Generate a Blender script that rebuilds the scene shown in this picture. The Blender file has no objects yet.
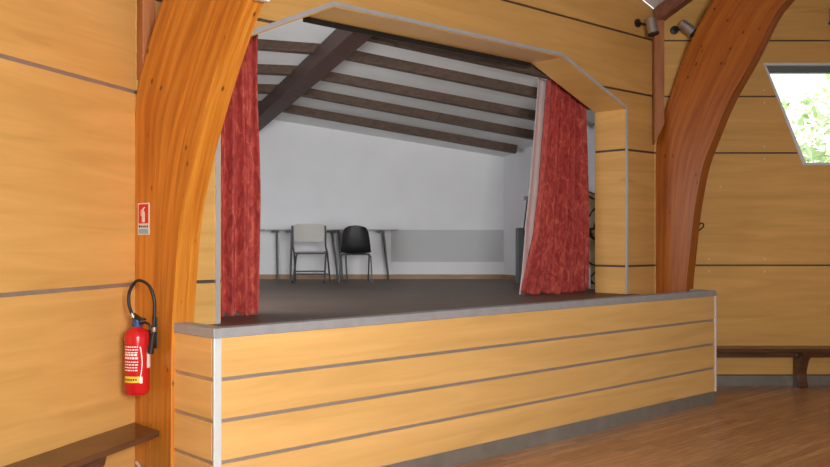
import bpy, bmesh, math, random
from mathutils import Vector, Matrix
random.seed(7)
C = bpy.context.scene.collection
V = Vector
PI = math.pi

# ------------------------------------------------------------------ frames
YAW, PITCH = .7422, .0058
CAM = V((-2.653, -4.608, 1.664))
RT = V((math.cos(YAW), -math.sin(YAW), 0))          # direction the right-hand wall runs in
FW = V((math.sin(YAW), math.cos(YAW), 0))
UZ = V((0, 0, 1))
AL = .5408                                           # angle of the left-hand wall
LU = V((-math.cos(AL), -math.sin(AL), 0)); LN = V((math.sin(AL), -math.cos(AL), 0))
CL = V((-.03, 1, 0)); CR = V((6.18, 1, 0))           # the two corners of the stage wall
FZ = 1.06                                            # stage floor height
RIM = 1.14                                           # top of stage rim
HT = 4.28                                            # top of hall walls

# ------------------------------------------------------------------ materials
def new_mat(name):
    m = bpy.data.materials.new(name); m.use_nodes = True
    nt = m.node_tree; b = nt.nodes['Principled BSDF']
    return m, nt, b

def node(nt, t, **kw):
    n = nt.nodes.new(t)
    for k, v in kw.items():
        if k.startswith('i_'): n.inputs[k[2:].replace('_', ' ')].default_value = v
        else: setattr(n, k, v)
    return n

def ramp(nt, fac, stops):
    r = nt.nodes.new('ShaderNodeValToRGB')
    el = r.color_ramp.elements
    el[0].position, el[0].color = stops[0][0], (*stops[0][1], 1)
    el[1].position, el[1].color = stops[1][0], (*stops[1][1], 1)
    for p, c in stops[2:]:
        e = el.new(p); e.color = (*c, 1)
    nt.links.new(fac, r.inputs['Fac'])
    return r.outputs['Color']

def coords(nt, scale, src='Object', rot=(0, 0, 0)):
    tc = nt.nodes.new('ShaderNodeTexCoord'); mp = nt.nodes.new('ShaderNodeMapping')
    mp.inputs['Scale'].default_value = scale; mp.inputs['Rotation'].default_value = rot
    nt.links.new(tc.outputs[src], mp.inputs['Vector'])
    return mp.outputs['Vector']

def mixc(nt, fac, a, b, mode='MIX'):
    m = nt.nodes.new('ShaderNodeMix'); m.data_type = 'RGBA'; m.blend_type = mode
    if hasattr(fac, 'links') or hasattr(fac, 'is_linked'): nt.links.new(fac, m.inputs['Factor'])
    else: m.inputs['Factor'].default_value = fac
    for s, v in ((6, a), (7, b)):
        if isinstance(v, tuple): m.inputs[s].default_value = (*v, 1)
        else: nt.links.new(v, m.inputs[s])
    return m.outputs[2]

def mat_plain(name, col, rough=.5, metal=0, var=.12, scale=6, spec=.5):
    m, nt, b = new_mat(name)
    v = coords(nt, (scale,) * 3)
    n = node(nt, 'ShaderNodeTexNoise', i_Scale=1.0, i_Detail=4.0); nt.links.new(v, n.inputs['Vector'])
    lo = tuple(c * (1 - var) for c in col); hi = tuple(min(1, c * (1 + var)) for c in col)
    nt.links.new(ramp(nt, n.outputs['Fac'], [(.3, lo), (.7, hi)]), b.inputs['Base Color'])
    b.inputs['Roughness'].default_value = rough; b.inputs['Metallic'].default_value = metal
    b.inputs['Specular IOR Level'].default_value = spec
    return m

def mat_ply(name, col, rough=.38):
    """birch plywood with horizontal figure"""
    m, nt, b = new_mat(name)
    v = coords(nt, (.55, .55, 7))
    n = node(nt, 'ShaderNodeTexNoise', i_Scale=1.2, i_Detail=5.0, i_Roughness=.55, i_Distortion=.8); nt.links.new(v, n.inputs['Vector'])
    lo = tuple(c * k for c, k in zip(col, (.86, .83, .76))); hi = tuple(c * k for c, k in zip(col, (1.09, 1.10, 1.13)))
    base = ramp(nt, n.outputs['Fac'], [(.28, lo), (.72, hi)])
    v2 = coords(nt, (.9, .9, 5.5))
    n2 = node(nt, 'ShaderNodeTexNoise', i_Scale=.75, i_Detail=1.0, i_Distortion=.3); nt.links.new(v2, n2.inputs['Vector'])
    w = node(nt, 'ShaderNodeMath', operation='MULTIPLY'); w.inputs[1].default_value = 26; nt.links.new(n2.outputs['Fac'], w.inputs[0])
    s = node(nt, 'ShaderNodeMath', operation='SINE'); nt.links.new(w.outputs[0], s.inputs[0])
    fig = ramp(nt, s.outputs[0], [(.55, (0, 0, 0)), (1, (1, 1, 1))])
    msk = ramp(nt, n2.outputs['Fac'], [(.56, (0, 0, 0)), (.68, (1, 1, 1))])
    k = mixc(nt, 1.0, fig, msk, 'MULTIPLY')
    kk = mixc(nt, .5, (0, 0, 0), k)
    nt.links.new(mixc(nt, kk, base, tuple(c * f for c, f in zip(col, (.72, .62, .5)))), b.inputs['Base Color'])
    b.inputs['Roughness'].default_value = rough
    b.inputs['Specular IOR Level'].default_value = .35
    return m

def mat_glulam(name, a, bcol, dark, rough=.33):
    """laminated pine; UV: u across the depth (m), v along the curve (m)"""
    m, nt, b = new_mat(name)
    v = coords(nt, (26, 1.1, 1), 'UV')
    n = node(nt, 'ShaderNodeTexNoise', i_Scale=1.0, i_Detail=5.0, i_Roughness=.6, i_Distortion=.35); nt.links.new(v, n.inputs['Vector'])
    base = ramp(nt, n.outputs['Fac'], [(.25, dark), (.48, a), (.75, bcol)])
    vb = coords(nt, (23.0, .45, 1), 'UV')                     # lamella to lamella tone
    n3 = node(nt, 'ShaderNodeTexVoronoi', i_Scale=1.0); n3.inputs['Randomness'].default_value = .6; nt.links.new(vb, n3.inputs['Vector'])
    tone = node(nt, 'ShaderNodeRGBToBW'); nt.links.new(n3.outputs['Color'], tone.inputs[0])
    tc = ramp(nt, tone.outputs[0], [(.1, (.80, .76, .70)), (.9, (1.12, 1.16, 1.2))])
    base = mixc(nt, .55, base, mixc(nt, 1.0, base, tc, 'MULTIPLY'))
    vk = coords(nt, (14, 6.5, 1), 'UV')
    kn = node(nt, 'ShaderNodeTexVoronoi', i_Scale=1.0); nt.links.new(vk, kn.inputs['Vector'])
    km = ramp(nt, kn.outputs['Distance'], [(.06, (1, 1, 1)), (.16, (0, 0, 0))])
    kb = node(nt, 'ShaderNodeRGBToBW'); nt.links.new(kn.outputs['Color'], kb.inputs[0])
    ks = ramp(nt, kb.outputs[0], [(.42, (0, 0, 0)), (.48, (1, 1, 1))])
    kk = mixc(nt, 1.0, km, ks, 'MULTIPLY')
    nt.links.new(mixc(nt, kk, base, tuple(c * .22 for c in a)), b.inputs['Base Color'])
    b.inputs['Roughness'].default_value = rough
    return m

def mat_wood(name, lo, hi, scale=(1, 12, 12), rough=.4, rot=(0, 0, 0)):
    m, nt, b = new_mat(name)
    v = coords(nt, scale, 'Object', rot)
    n = node(nt, 'ShaderNodeTexNoise', i_Scale=2.0, i_Detail=5.0, i_Distortion=.6); nt.links.new(v, n.inputs['Vector'])
    nt.links.new(ramp(nt, n.outputs['Fac'], [(.3, lo), (.7, hi)]), b.inputs['Base Color'])
    b.inputs['Roughness'].default_value = rough
    return m

def mat_planks(name, c1, c2, mortar, rot, w, h, rough, spec=.5, bump=0.0):
    m, nt, b = new_mat(name)
    v = coords(nt, (1, 1, 1), 'Object', rot)
    br = node(nt, 'ShaderNodeTexBrick'); nt.links.new(v, br.inputs['Vector'])
    br.inputs['Color1'].default_value = (*c1, 1); br.inputs['Color2'].default_value = (*c2, 1); br.inputs['Mortar'].default_value = (*mortar, 1)
    br.inputs['Scale'].default_value = 1; br.inputs['Mortar Size'].default_value = .0018; br.inputs['Mortar Smooth'].default_value = .3
    br.inputs['Brick Width'].default_value = w; br.inputs['Row Height'].default_value = h; br.offset = .37
    v2 = coords(nt, (2.0, 26, 1), 'Object', rot)
    n = node(nt, 'ShaderNodeTexNoise', i_Scale=1.6, i_Detail=5.0, i_Distortion=.4); nt.links.new(v2, n.inputs['Vector'])
    g = ramp(nt, n.outputs['Fac'], [(.3, (.74, .72, .70)), (.7, (1.16, 1.16, 1.16))])
    nt.links.new(mixc(nt, 1.0, br.outputs['Color'], g, 'MULTIPLY'), b.inputs['Base Color'])
    b.inputs['Roughness'].default_value = rough; b.inputs['Specular IOR Level'].default_value = spec
    return m

def mat_velvet(name, lo, mid, hi):
    m, nt, b = new_mat(name)
    v = coords(nt, (9, 9, 4.2))
    n = node(nt, 'ShaderNodeTexNoise', i_Scale=1.7, i_Detail=6.0, i_Roughness=.68, i_Distortion=1.4); nt.links.new(v, n.inputs['Vector'])
    nt.links.new(ramp(nt, n.outputs['Fac'], [(.32, lo), (.5, mid), (.68, hi)]), b.inputs['Base Color'])
    b.inputs['Roughness'].default_value = .75
    b.inputs['Sheen Weight'].default_value = .25; b.inputs['Sheen Roughness'].default_value = .4
    b.inputs['Sheen Tint'].default_value = (1, .55, .5, 1)
    return m

M = {}
M['ply'] = mat_ply('birch_plywood', (.715, .405, .128))
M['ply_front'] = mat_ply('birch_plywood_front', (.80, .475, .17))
M['rear'] = mat_plain('dim_rear_panelling', (.26, .20, .14), .7)
M['gap'] = mat_plain('recessed_metal_strip', (.36, .29, .24), .45, .35)
M['darkgap'] = mat_plain('recessed_dark_strip', (.10, .065, .045), .6)
M['strip'] = mat_plain('stage_metal_strip', (.52, .46, .40), .38, .6, .06)
M['alu'] = mat_plain('aluminium_trim', (.58, .58, .61), .35, .3, .05)
M['alu_white'] = mat_plain('pale_aluminium', (.76, .79, .82), .35, .2, .05)
M['rim'] = mat_plain('grey_rim_laminate', (.36, .36, .38), .45, .1, .08, 9)
M['plinth'] = mat_plain('brushed_metal_plinth', (.36, .35, .32), .35, .6, .1)
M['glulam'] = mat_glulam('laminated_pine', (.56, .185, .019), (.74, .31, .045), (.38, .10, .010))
M['glulam_shaded'] = mat_glulam('laminated_pine_shaded', (.36, .095, .010), (.47, .150, .018), (.26, .058, .006))  # same pine as the left arch, darkened to carry the shade
M['post'] = mat_wood('stained_post', (.30, .10, .035), (.46, .17, .06), (9, 9, 1.2), .45)
M['beam'] = mat_wood('red_brown_beam', (.17, .065, .04), (.27, .11, .07), (1.2, 9, 9), .45)
M['dark_beam'] = mat_wood('dark_brown_beam', (.045, .019, .014), (.082, .036, .026), (2, 8, 8), .55, (0, 0, .68))
M['purlin'] = mat_wood('brown_purlin', (.060, .034, .022), (.115, .068, .044), (2, 10, 10), .55, (0, 0, .68))
M['white_wall'] = mat_plain('white_plaster', (.77, .775, .80), .8, 0, .03, 2)
M['white_board'] = mat_plain('white_ceiling_board', (.74, .74, .73), .75, 0, .04, 3)
M['band'] = mat_plain('grey_paint', (.53, .54, .55), .7, 0, .03, 2)
M['skirt'] = mat_wood('skirting_wood', (.27, .14, .07), (.38, .21, .11), (2, 2, 12), .5)
M['floor'] = mat_planks('oak_strip_floor', (.60, .335, .170), (.42, .21, .097), (.20, .10, .05), (0, 0, 0), .9, .075, .3)
M['stage_floor'] = mat_planks('dark_stage_boards', (.165, .115, .088), (.14, .096, .074), (.05, .035, .028), (0, 0, YAW), 2.4, .6, .5, .22)
M['red'] = mat_velvet('red_velvet', (.26, .018, .018), (.46, .050, .042), (.68, .145, .09))
M['lining'] = mat_plain('pale_lining', (.66, .60, .60), .85, 0, .05)
M['bench'] = mat_wood('dark_bench_wood', (.085, .036, .018), (.16, .070, .036), (1.5, 1.5, 12), .32, (0, 0, 0))
M['ext_red'] = mat_plain('glossy_red_enamel', (.58, .012, .016), .22, 0, .04)
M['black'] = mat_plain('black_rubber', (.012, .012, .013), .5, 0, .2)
M['black_plastic'] = mat_plain('black_plastic', (.010, .010, .012), .42, 0, .2)
M['steel'] = mat_plain('dark_steel_tube', (.12, .12, .125), .4, .5)
M['chrome'] = mat_plain('bright_metal', (.68, .68, .70), .25, .9, .04)
M['satin'] = mat_plain('satin_metal', (.46, .44, .42), .33, .75, .06)
M['beige'] = mat_plain('beige_plastic', (.44, .43, .40), .55, 0, .04)
M['white'] = mat_plain('white_print', (.80, .79, .77), .6, 0, .02)
M['yellow'] = mat_plain('yellow_print', (.80, .55, .03), .5, 0, .02)
M['sign_red'] = mat_plain('sign_red', (.66, .02, .02), .4, 0, .02)
M['sign_blue'] = mat_plain('sign_pale_blue', (.25, .52, .72), .4, 0, .02)
M['sign_dark'] = mat_plain('sign_dark_print', (.10, .02, .02), .5, 0, .02)
M['green'] = mat_plain('green_print', (.02, .22, .12), .5, 0, .02)
M['blue'] = mat_plain('blue_plastic', (.02, .08, .22), .4, 0, .05)
M['box_grey'] = mat_plain('grey_box_paint', (.135, .16, .16), .6, 0, .06)
M['table_top'] = mat_plain('pale_table_top', (.55, .55, .56), .5, 0, .04)
M['concrete'] = mat_plain('pale_ground', (.4, .45, .3), .9)

def mat_flat():
    m, nt, b = new_mat('painted_scenery')
    v = coords(nt, (1, 1, 1))
    n0 = node(nt, 'ShaderNodeTexNoise', i_Scale=3.0, i_Detail=3.0); nt.links.new(v, n0.inputs['Vector'])
    off = mixc(nt, .25, v, n0.outputs['Color'])
    vo = node(nt, 'ShaderNodeTexVoronoi', feature='DISTANCE_TO_EDGE', i_Scale=5.5); nt.links.new(off, vo.inputs['Vector'])
    line = ramp(nt, vo.outputs['Distance'], [(.03, (1, 1, 1)), (.075, (0, 0, 0))])
    base = ramp(nt, n0.outputs['Fac'], [(.38, (.30, .20, .075)), (.60, (.52, .40, .26))])
    nt.links.new(mixc(nt, line, base, (.018, .014, .01)), b.inputs['Base Color'])
    b.inputs['Roughness'].default_value = .8
    return m
M['flat'] = mat_flat()

def mat_leaf():
    m, nt, b = new_mat('pale_sunlit_leaf')
    v = coords(nt, (1.2,) * 3)
    n = node(nt, 'ShaderNodeTexNoise', i_Scale=1.0, i_Detail=3.0); nt.links.new(v, n.inputs['Vector'])
    nt.links.new(ramp(nt, n.outputs['Fac'], [(.35, (.45, .62, .25)), (.65, (.85, .92, .68))]), b.inputs['Base Color'])
    b.inputs['Roughness'].default_value = .6
    b.inputs['Subsurface Weight'].default_value = 0
    return m
M['leaf'] = mat_leaf()
M['bark'] = mat_plain('bark', (.16, .11, .07), .9)

def mat_glass():
    m, nt, b = new_mat('clear_glass')
    out = nt.nodes['Material Output']
    tr = node(nt, 'ShaderNodeBsdfTransparent'); gl = node(nt, 'ShaderNodeBsdfGlossy'); gl.inputs['Roughness'].default_value = .02
    fr = node(nt, 'ShaderNodeFresnel'); mx = node(nt, 'ShaderNodeMixShader')
    nt.links.new(fr.outputs[0], mx.inputs[0]); nt.links.new(tr.outputs[0], mx.inputs[1]); nt.links.new(gl.outputs[0], mx.inputs[2])
    nt.links.new(mx.outputs[0], out.inputs['Surface'])
    return m
M['glass'] = mat_glass()

# ------------------------------------------------------------------ mesh builder
class MB:
    def __init__(s): s.v = []; s.f = []; s.uv = None
    def add(s, vs, fs):
        o = len(s.v); s.v += [V(p) for p in vs]; s.f += [tuple(i + o for i in f) for f in fs]; return s
    def box(s, c, size, rz=0, mat=None):
        m = mat or (Matrix.Translation(V(c)) @ Matrix.Rotation(rz, 4, 'Z'))
        x, y, z = (k / 2 for k in size)
        vs = [m @ V(p) for p in ((-x, -y, -z), (x, -y, -z), (x, y, -z), (-x, y, -z), (-x, -y, z), (x, -y, z), (x, y, z), (-x, y, z))]
        return s.add(vs, [(0, 3, 2, 1), (4, 5, 6, 7), (0, 1, 5, 4), (1, 2, 6, 5), (2, 3, 7, 6), (3, 0, 4, 7)])
    def prism(s, pts, o, u, v, n, d0, d1):
        """polygon pts in (u, v) from origin o, extruded along n from d0 to d1"""
        o, u, v, n = V(o), V(u), V(v), V(n)
        k = len(pts)
        vs = [o + u * a + v * b + n * d0 for a, b in pts] + [o + u * a + v * b + n * d1 for a, b in pts]
        fs = [tuple(range(k)), tuple(range(2 * k - 1, k - 1, -1))]
        fs += [(i, (i + 1) % k, k + (i + 1) % k, k + i) for i in range(k)]
        return s.add(vs, fs)
    def beam(s, a, b, w, h, up=UZ):
        a, b = V(a), V(b); d = (b - a).normalized(); sd = d.cross(V(up)).normalized(); up = sd.cross(d).normalized()
        vs = [p + sd * (i * w / 2) + up * (j * h / 2) for p in (a, b) for i, j in ((-1, -1), (1, -1), (1, 1), (-1, 1))]
        return s.add(vs, [(0, 3, 2, 1), (4, 5, 6, 7), (0, 1, 5, 4), (1, 2, 6, 5), (2, 3, 7, 6), (3, 0, 4, 7)])
    def tube(s, pts, r, n=10, caps=True):
        pts = [V(p) for p in pts]; rs = r if isinstance(r, (list, tuple)) else [r] * len(pts)
        base = len(s.v); prev = None
        for i, p in enumerate(pts):
            d = (pts[min(i + 1, len(pts) - 1)] - pts[max(i - 1, 0)]).normalized()
            if prev is None:
                a = d.orthogonal().normalized()
            else:
                a = (prev - d * prev.dot(d)).normalized()
            prev = a; b = d.cross(a)
            s.v += [p + (a * math.cos(2 * PI * k / n) + b * math.sin(2 * PI * k / n)) * rs[i] for k in range(n)]
        for i in range(len(pts) - 1):
            for k in range(n):
                s.f.append((base + i * n + k, base + i * n + (k + 1) % n, base + (i + 1) * n + (k + 1) % n, base + (i + 1) * n + k))
        if caps:
            s.f.append(tuple(base + k for k in range(n - 1, -1, -1))); e = base + (len(pts) - 1) * n
            s.f.append(tuple(e + k for k in range(n)))
        return s
    def lathe(s, prof, o=(0, 0, 0), axis=UZ, n=24):
        axis = V(axis).normalized(); a = axis.orthogonal().normalized(); b = axis.cross(a); o = V(o); base = len(s.v)
        for r, h in prof:
            s.v += [o + axis * h + (a * math.cos(2 * PI * k / n) + b * math.sin(2 * PI * k / n)) * r for k in range(n)]
        for i in range(len(prof) - 1):
            for k in range(n):
                s.f.append((base + i * n + k, base + i * n + (k + 1) % n, base + (i + 1) * n + (k + 1) % n, base + (i + 1) * n + k))
        s.f.append(tuple(base + k for k in range(n - 1, -1, -1))); e = base + (len(prof) - 1) * n
        s.f.append(tuple(e + k for k in range(n)))
        return s
    def build(s, name, mat, parent=None, bevel=0, smooth=False, loc=None):
        me = bpy.data.meshes.new(name)
        me.from_pydata([tuple(p) for p in s.v], [], s.f); me.materials.append(mat)
        bm = bmesh.new(); bm.from_mesh(me)
        bmesh.ops.recalc_face_normals(bm, faces=bm.faces)
        bm.to_mesh(me); bm.free()
        o = bpy.data.objects.new(name, me); C.objects.link(o)
        if smooth:
            for p in me.polygons: p.use_smooth = True
            mo = o.modifiers.new('edges', 'EDGE_SPLIT'); mo.split_angle = math.radians(40)
        if bevel:
            mo = o.modifiers.new('bevel', 'BEVEL'); mo.width = bevel; mo.segments = 2; mo.limit_method = 'ANGLE'
        if parent: o.parent = parent
        return o

def catmull(pts, sub=6):
    pts = [V(p) for p in pts]; out = []
    q = [pts[0] * 2 - pts[1]] + pts + [pts[-1] * 2 - pts[-2]]
    for i in range(1, len(q) - 2):
        for k in range(sub):
            t = k / sub; a, b, c, d = q[i - 1], q[i], q[i + 1], q[i + 2]
            out.append(.5 * ((2 * b) + (c - a) * t + (2 * a - 5 * b + 4 * c - d) * t * t + (3 * b - a - 3 * c + d) * t ** 3))
    out.append(pts[-1]); return out

def tag(o, label, cat, group=None, kind=None):
    o['label'] = label; o['category'] = cat
    if group: o['group'] = group
    if kind: o['kind'] = kind
    return o
def thing(name, label, cat, loc=(0, 0, 0), rz=0, group=None):
    o = bpy.data.objects.new(name, None); C.objects.link(o); o.empty_display_size = .1
    o.location = loc; o.rotation_euler = (0, 0, rz)
    return tag(o, label, cat, group)
def struct(o, label=None, cat=None):
    o['kind'] = 'structure'
    if label: o['label'] = label
    if cat: o['category'] = cat
    return o

# ================================================================== HALL SHELL
G = .012                                              # half gap between boards
ROWS = [(.115, 1.362), (1.362, 2.638), (2.638, 3.28), (3.28, 3.915), (3.915, HT)]

# room outline behind the camera closes the hall
LE = CL + LU * 4.0; RE = CR + RT * 6.2
OUT = [CL, CR, RE, V((9.4, -9.0, 0)), V((3.0, -12.5, 0)), V((-3.6, -10.5, 0)), V((-5.2, -5.4, 0)), LE]
fl = MB(); k = len(OUT)
fl.add([p + V((0, 0, 0)) for p in OUT] + [p - UZ * .1 for p in OUT], [tuple(range(k)), tuple(range(2 * k - 1, k - 1, -1))] + [(i, (i + 1) % k, k + (i + 1) % k, k + i) for i in range(k)])
struct(fl.build('floor', M['floor']), 'glossy brown wooden strip floor of the hall', 'floor')
APEX = V((3.1, -5.6, 7.6)); RISE = .85
TOPS = []
for i in range(k):
    TOPS.append(OUT[i] + UZ * HT)
    m_ = (OUT[i] + OUT[(i + 1) % k]) / 2
    if i in (0, 1): TOPS.append(m_ + UZ * (HT + RISE))
kt = len(TOPS)
ce = MB()
for i in range(kt):
    a, b = TOPS[i], TOPS[(i + 1) % kt]
    ce.add([a, b, APEX, a + UZ * .08, b + UZ * .08, APEX + UZ * .08], [(0, 1, 2), (5, 4, 3), (0, 3, 4, 1)])
struct(ce.build('ceiling', M['white_board']), 'white sloping hall ceiling above the panelled walls', 'ceiling')
for i in range(2, k - 1):
    a, b = OUT[i], OUT[i + 1]; d = (b - a).normalized(); n = V((d.y, -d.x, 0))
    L = (b - a).length
    w = MB().prism([(0, 0), (L, 0), (L, HT), (0, HT)], a, d, UZ, n, .0, -.12)
    struct(w.build('wall_rear_' + str(i - 1), M['rear']))

# --- left wall
wl = struct(MB().prism([(0, 0), (4.0, 0), (4.0, HT), (0, HT)], CL, LU, UZ, LN, -.12, -.008).build('wall_left', M['gap']),
            'panelled plywood wall left of the stage', 'wall')
for a, b in ROWS:
    MB().prism([(.0, a + G), (4.0, a + G), (4.0, b - G), (.0, b - G)], CL, LU, UZ, LN, -.008, 0).build('panel', M['ply'], wl, .002)
struct(MB().prism([(.0, 0), (4.0, 0), (4.0, .105), (.0, .105)], CL, LU, UZ, LN, 0, .008).build('baseboard_left', M['plinth']), 'grey baseboard under left wall', 'baseboard')

# --- stage wall with the proscenium opening
XL, XR, ZT, ZJL, ZJR, CXL, CXR = .603, 5.612, 3.504, 3.035, 3.087, 1.62, 4.50
def oxl(z): return XL if z <= ZJL else XL + (z - ZJL) / (ZT - ZJL) * (CXL - XL)
def oxr(z): return XR if z <= ZJR else XR + (z - ZJR) / (ZT - ZJR) * (CXR - XR)
X0, X1 = CL.x, CR.x
op = [(XL, FZ), (XL, ZJL), (CXL, ZT), (CXR, ZT), (XR, ZJR), (XR, FZ)]
FN = V((0, -1, 0))
wall_pts = [(X0, 0), (X1, 0), (X1, HT), (X0, HT)]
DY = .40                                              # wall thickness = reveal depth
ub = [(X0, 0)] + [(XL, 0)] + [(XL, FZ)] + op[1:5] + [(XR, FZ), (XR, 0), (X1, 0), (X1, HT), ((X0 + X1) / 2, HT + RISE), (X0, HT)]
ws = MB().prism(ub, (0, 1, 0), (1, 0, 0), UZ, FN, -DY, -.014)
ws = struct(ws.build('wall_front', M['darkgap']), 'plywood wall with the stage opening', 'wall')
zz = FZ
for a, b in ROWS:
    a2, b2 = a + G, b - G
    polys = []
    if b < 3.0:
        polys.append([(X0, a2), (oxl(a2), a2), (oxl(b2), b2), (X0, b2)])
        polys.append([(oxr(a2), a2), (X1, a2), (X1, b2), (oxr(b2), b2)])
    elif a < 3.0:
        polys.append([(X0, a2), (XL, a2), (XL, ZJL), (oxl(b2), b2), (X0, b2)])
        polys.append([(XR, a2), (X1, a2), (X1, b2), (oxr(b2), b2), (XR, ZJR)])
    elif a < ZT:
        polys.append([(X0, a2), (oxl(a2), a2), (CXL, ZT), (CXR, ZT), (oxr(a2), a2), (X1, a2), (X1, b2), (X0, b2)])
    else:
        polys.append([(X0, a2), (X1, a2), (X1, b2), ((X0 + X1) / 2, HT + RISE), (X0, b2)])
    for p in polys:
        MB().prism(p, (0, 1, 0), (1, 0, 0), UZ, FN, -.014, 0).build('panel', M['ply'], ws)
# reveal lining: boards on the thickness of the opening
def lining(p, q, inner):
    """board along the opening edge p->q, thickness toward inside of the opening"""
    (xa, za), (xb, zb) = p, q
    d = V((xb - xa, 0, zb - za)).normalized(); n = V(inner).normalized()
    L = V((xb - xa, 0, zb - za)).length
    return MB().prism([(0, .0), (L, .0), (L, DY - .002), (0, DY - .002)], V((xa, 1.0, za)), d, V((0, 1, 0)), n, 0, .010)
for a, b in ((FZ, 1.362 - G), (1.362 + G, 2.638 - G), (2.638 + G, ZJR)):
    lining((XR, a), (XR, b), (-1, 0, 0)).build('panel', M['ply'], ws)
    lining((XL, a), (XL, min(b, ZJL)), (1, 0, 0)).build('panel', M['ply'], ws)
lining((XR, ZJR), (CXR, ZT), (-.35, 0, -.93)).build('panel', M['ply'], ws)
lining((CXR, ZT), (CXL, ZT), (0, 0, -1)).build('panel', M['ply'], ws)
lining((CXL, ZT), (XL, ZJL), (.42, 0, -.9)).build('panel', M['ply'], ws)
# metal trim round the opening
tr = MB()
tw = .034
cx = sum(p[0] for p in op) / 6
ring = op
inn = [(XL - .0, FZ), (XL, ZJL), (CXL, ZT), (CXR, ZT), (XR, ZJR), (XR, FZ)]
outr = [(XL - tw, FZ), (XL - tw, ZJL + .02), (CXL - .012, ZT + tw), (CXR + .012, ZT + tw), (XR + tw, ZJR + .018), (XR + tw, FZ)]
for i in range(5):
    tr.prism([inn[i], inn[i + 1], outr[i + 1], outr[i]], (0, 1, 0), (1, 0, 0), UZ, FN, -.004, .010)
struct(tr.build('trim_1', M['alu']), 'thin grey metal trim framing the stage opening', 'trim')

# --- right wall with slanted window
RN = -FW
WT0, WT1, WB0, WB1, WZ0, WZ1 = 1.236, 4.96, 1.687, 4.51, 2.50, 3.66
def wx0(z): return WB0 + (z - WZ0) / (WZ1 - WZ0) * (WT0 - WB0)
def wx1(z): return WB1 + (z - WZ0) / (WZ1 - WZ0) * (WT1 - WB1)
RL = 6.2
bk = MB()
def around(a, b):
    """pieces of the wall strip between heights a and b, leaving the window free"""
    out = []
    if a > 3.9: return [[(0, a), (RL, a), (RL, b), (RL / 2, b + RISE), (0, b)]]
    if b <= WZ0 or a >= WZ1: return [[(0, a), (RL, a), (RL, b), (0, b)]]
    lo, hi = max(a, WZ0), min(b, WZ1)
    pl = [(0, a)]; pr = [(RL, b), (RL, a)]
    if a < WZ0:
        out.append([(0, a), (RL, a), (RL, b), (wx1(b), b), (WB1, WZ0), (WB0, WZ0), (wx0(b), b), (0, b)] if b < WZ1 else [])
    elif b > WZ1:
        out.append([(0, a), (wx0(a), a), (WT0, WZ1), (WT1, WZ1), (wx1(a), a), (RL, a), (RL, b), (0, b)])
    else:
        out.append([(0, a), (wx0(a), a), (wx0(b), b), (0, b)])
        out.append([(wx1(a), a), (RL, a), (RL, b), (wx1(b), b)])
    return out
for a, b in ((0, 1.362), (1.362, 2.638), (2.638, 3.28), (3.28, 3.915), (3.915, HT)):
    for p in around(a, b): bk.prism(p, CR, RT, UZ, RN, -.22, -.014)
wr = struct(bk.build('wall_right', M['darkgap']), 'plywood wall with the slanted window, right of stage', 'wall')
for a, b in ROWS:
    for p in around(a + G * .8, b - G * .8):
        MB().prism(p, CR, RT, UZ, RN, -.014, 0).build('panel', M['ply'], wr)
sc = MB()
for z in (1.29, 1.43, 2.57, 2.71, 3.21, 3.35, 3.85, 3.985):
    for t in (.62, 1.25, 2.05):
        if WZ0 - .05 < z < WZ1 + .05 and t > wx0(min(max(z, WZ0), WZ1)) - .05: continue
        sc.lathe([(.008, 0), (.008, .002), (.004, .004)], CR + RT * t + UZ * z, RN, 8)
for p in ((.75, 2.25), (2.0, 2.0)): sc.lathe([(.008, 0), (.008, .002), (.004, .004)], CR + RT * p[0] + UZ * p[1], RN, 8)
sc.build('screw_heads', M['alu_white'], wr)
struct(MB().prism([(.0, 0), (RL, 0), (RL, .112), (.0, .112)], CR, RT, UZ, RN, 0, .010).build('baseboard_right', M['plinth']), 'grey baseboard under right wall', 'baseboard')

win = bpy.data.objects.new('window_1', None); C.objects.link(win); struct(win, 'slanted trapezoid window in the right wall', 'window')
def wfr(d):
    return [(WB0 + d * 1.2, WZ0 + d), (WB1 - d * 1.2, WZ0 + d), (WT1 - d * 1.2, WZ1 - d), (WT0 + d * 1.2, WZ1 - d)]
fr = MB(); o4, i4 = wfr(0), wfr(.028)
for i in range(4):
    j = (i + 1) % 4
    fr.prism([o4[i], o4[j], i4[j], i4[i]], CR, RT, UZ, RN, -.20, .006)
fr.build('window_frame', M['alu_white'], win)
MB().prism(wfr(.028), CR, RT, UZ, RN, -.16, -.154).build('pane', M['glass'], win)
MB().prism([(WT0 + .06, WZ1 - .095), (WT1 - .06, WZ1 - .095), (WT1 - .05, WZ1 - .032), (WT0 + .05, WZ1 - .032)], CR, RT, UZ, RN, -.15, -.06).build('dark_top_bar', M['box_grey'], win)  # dark grey bar just below the top of the frame

# ================================================================== STAGE
W = 5.733
st = thing('stage', 'low plywood stage with grey metal strips and grey rim', 'stage')
CAP, g, PL = .058, .2437, .112
core = MB()
core.prism([(.004, .013), (W - .012, .013), (W - .012, .99), (.135, .99), (.135, .49), (.004, .49)], (0, 0, 0), (1, 0, 0), (0, 1, 0), UZ, .0, FZ - .03)
core.build('metal_strips', M['strip'], st)
zs = [RIM - CAP - g * i for i in range(5)]
for i in range(4):
    a, b = zs[i + 1] + .011, zs[i] - (.0 if i == 0 else .011)
    MB().box((W / 2, .018, (a + b) / 2), (W - .02, .024, b - a)).build('front_panel', M['ply_front'], st, .002)
    MB().box((.006, .265, (a + b) / 2), (.030, .465, b - a)).build('side_panel', M['ply_front'], st, .002)
    b = min(b, FZ - .04)
    MB().box((W - .018, .51, (a + b) / 2), (.024, .93, b - a)).build('side_panel', M['ply_front'], st, .002)
pl = MB(); pl.box((W / 2, .022, PL / 2), (W - .03, .03, PL)); pl.box((.022, .265, PL / 2), (.03, .455, PL)); pl.box((W - .022, .51, PL / 2), (.03, .93, PL))
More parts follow.
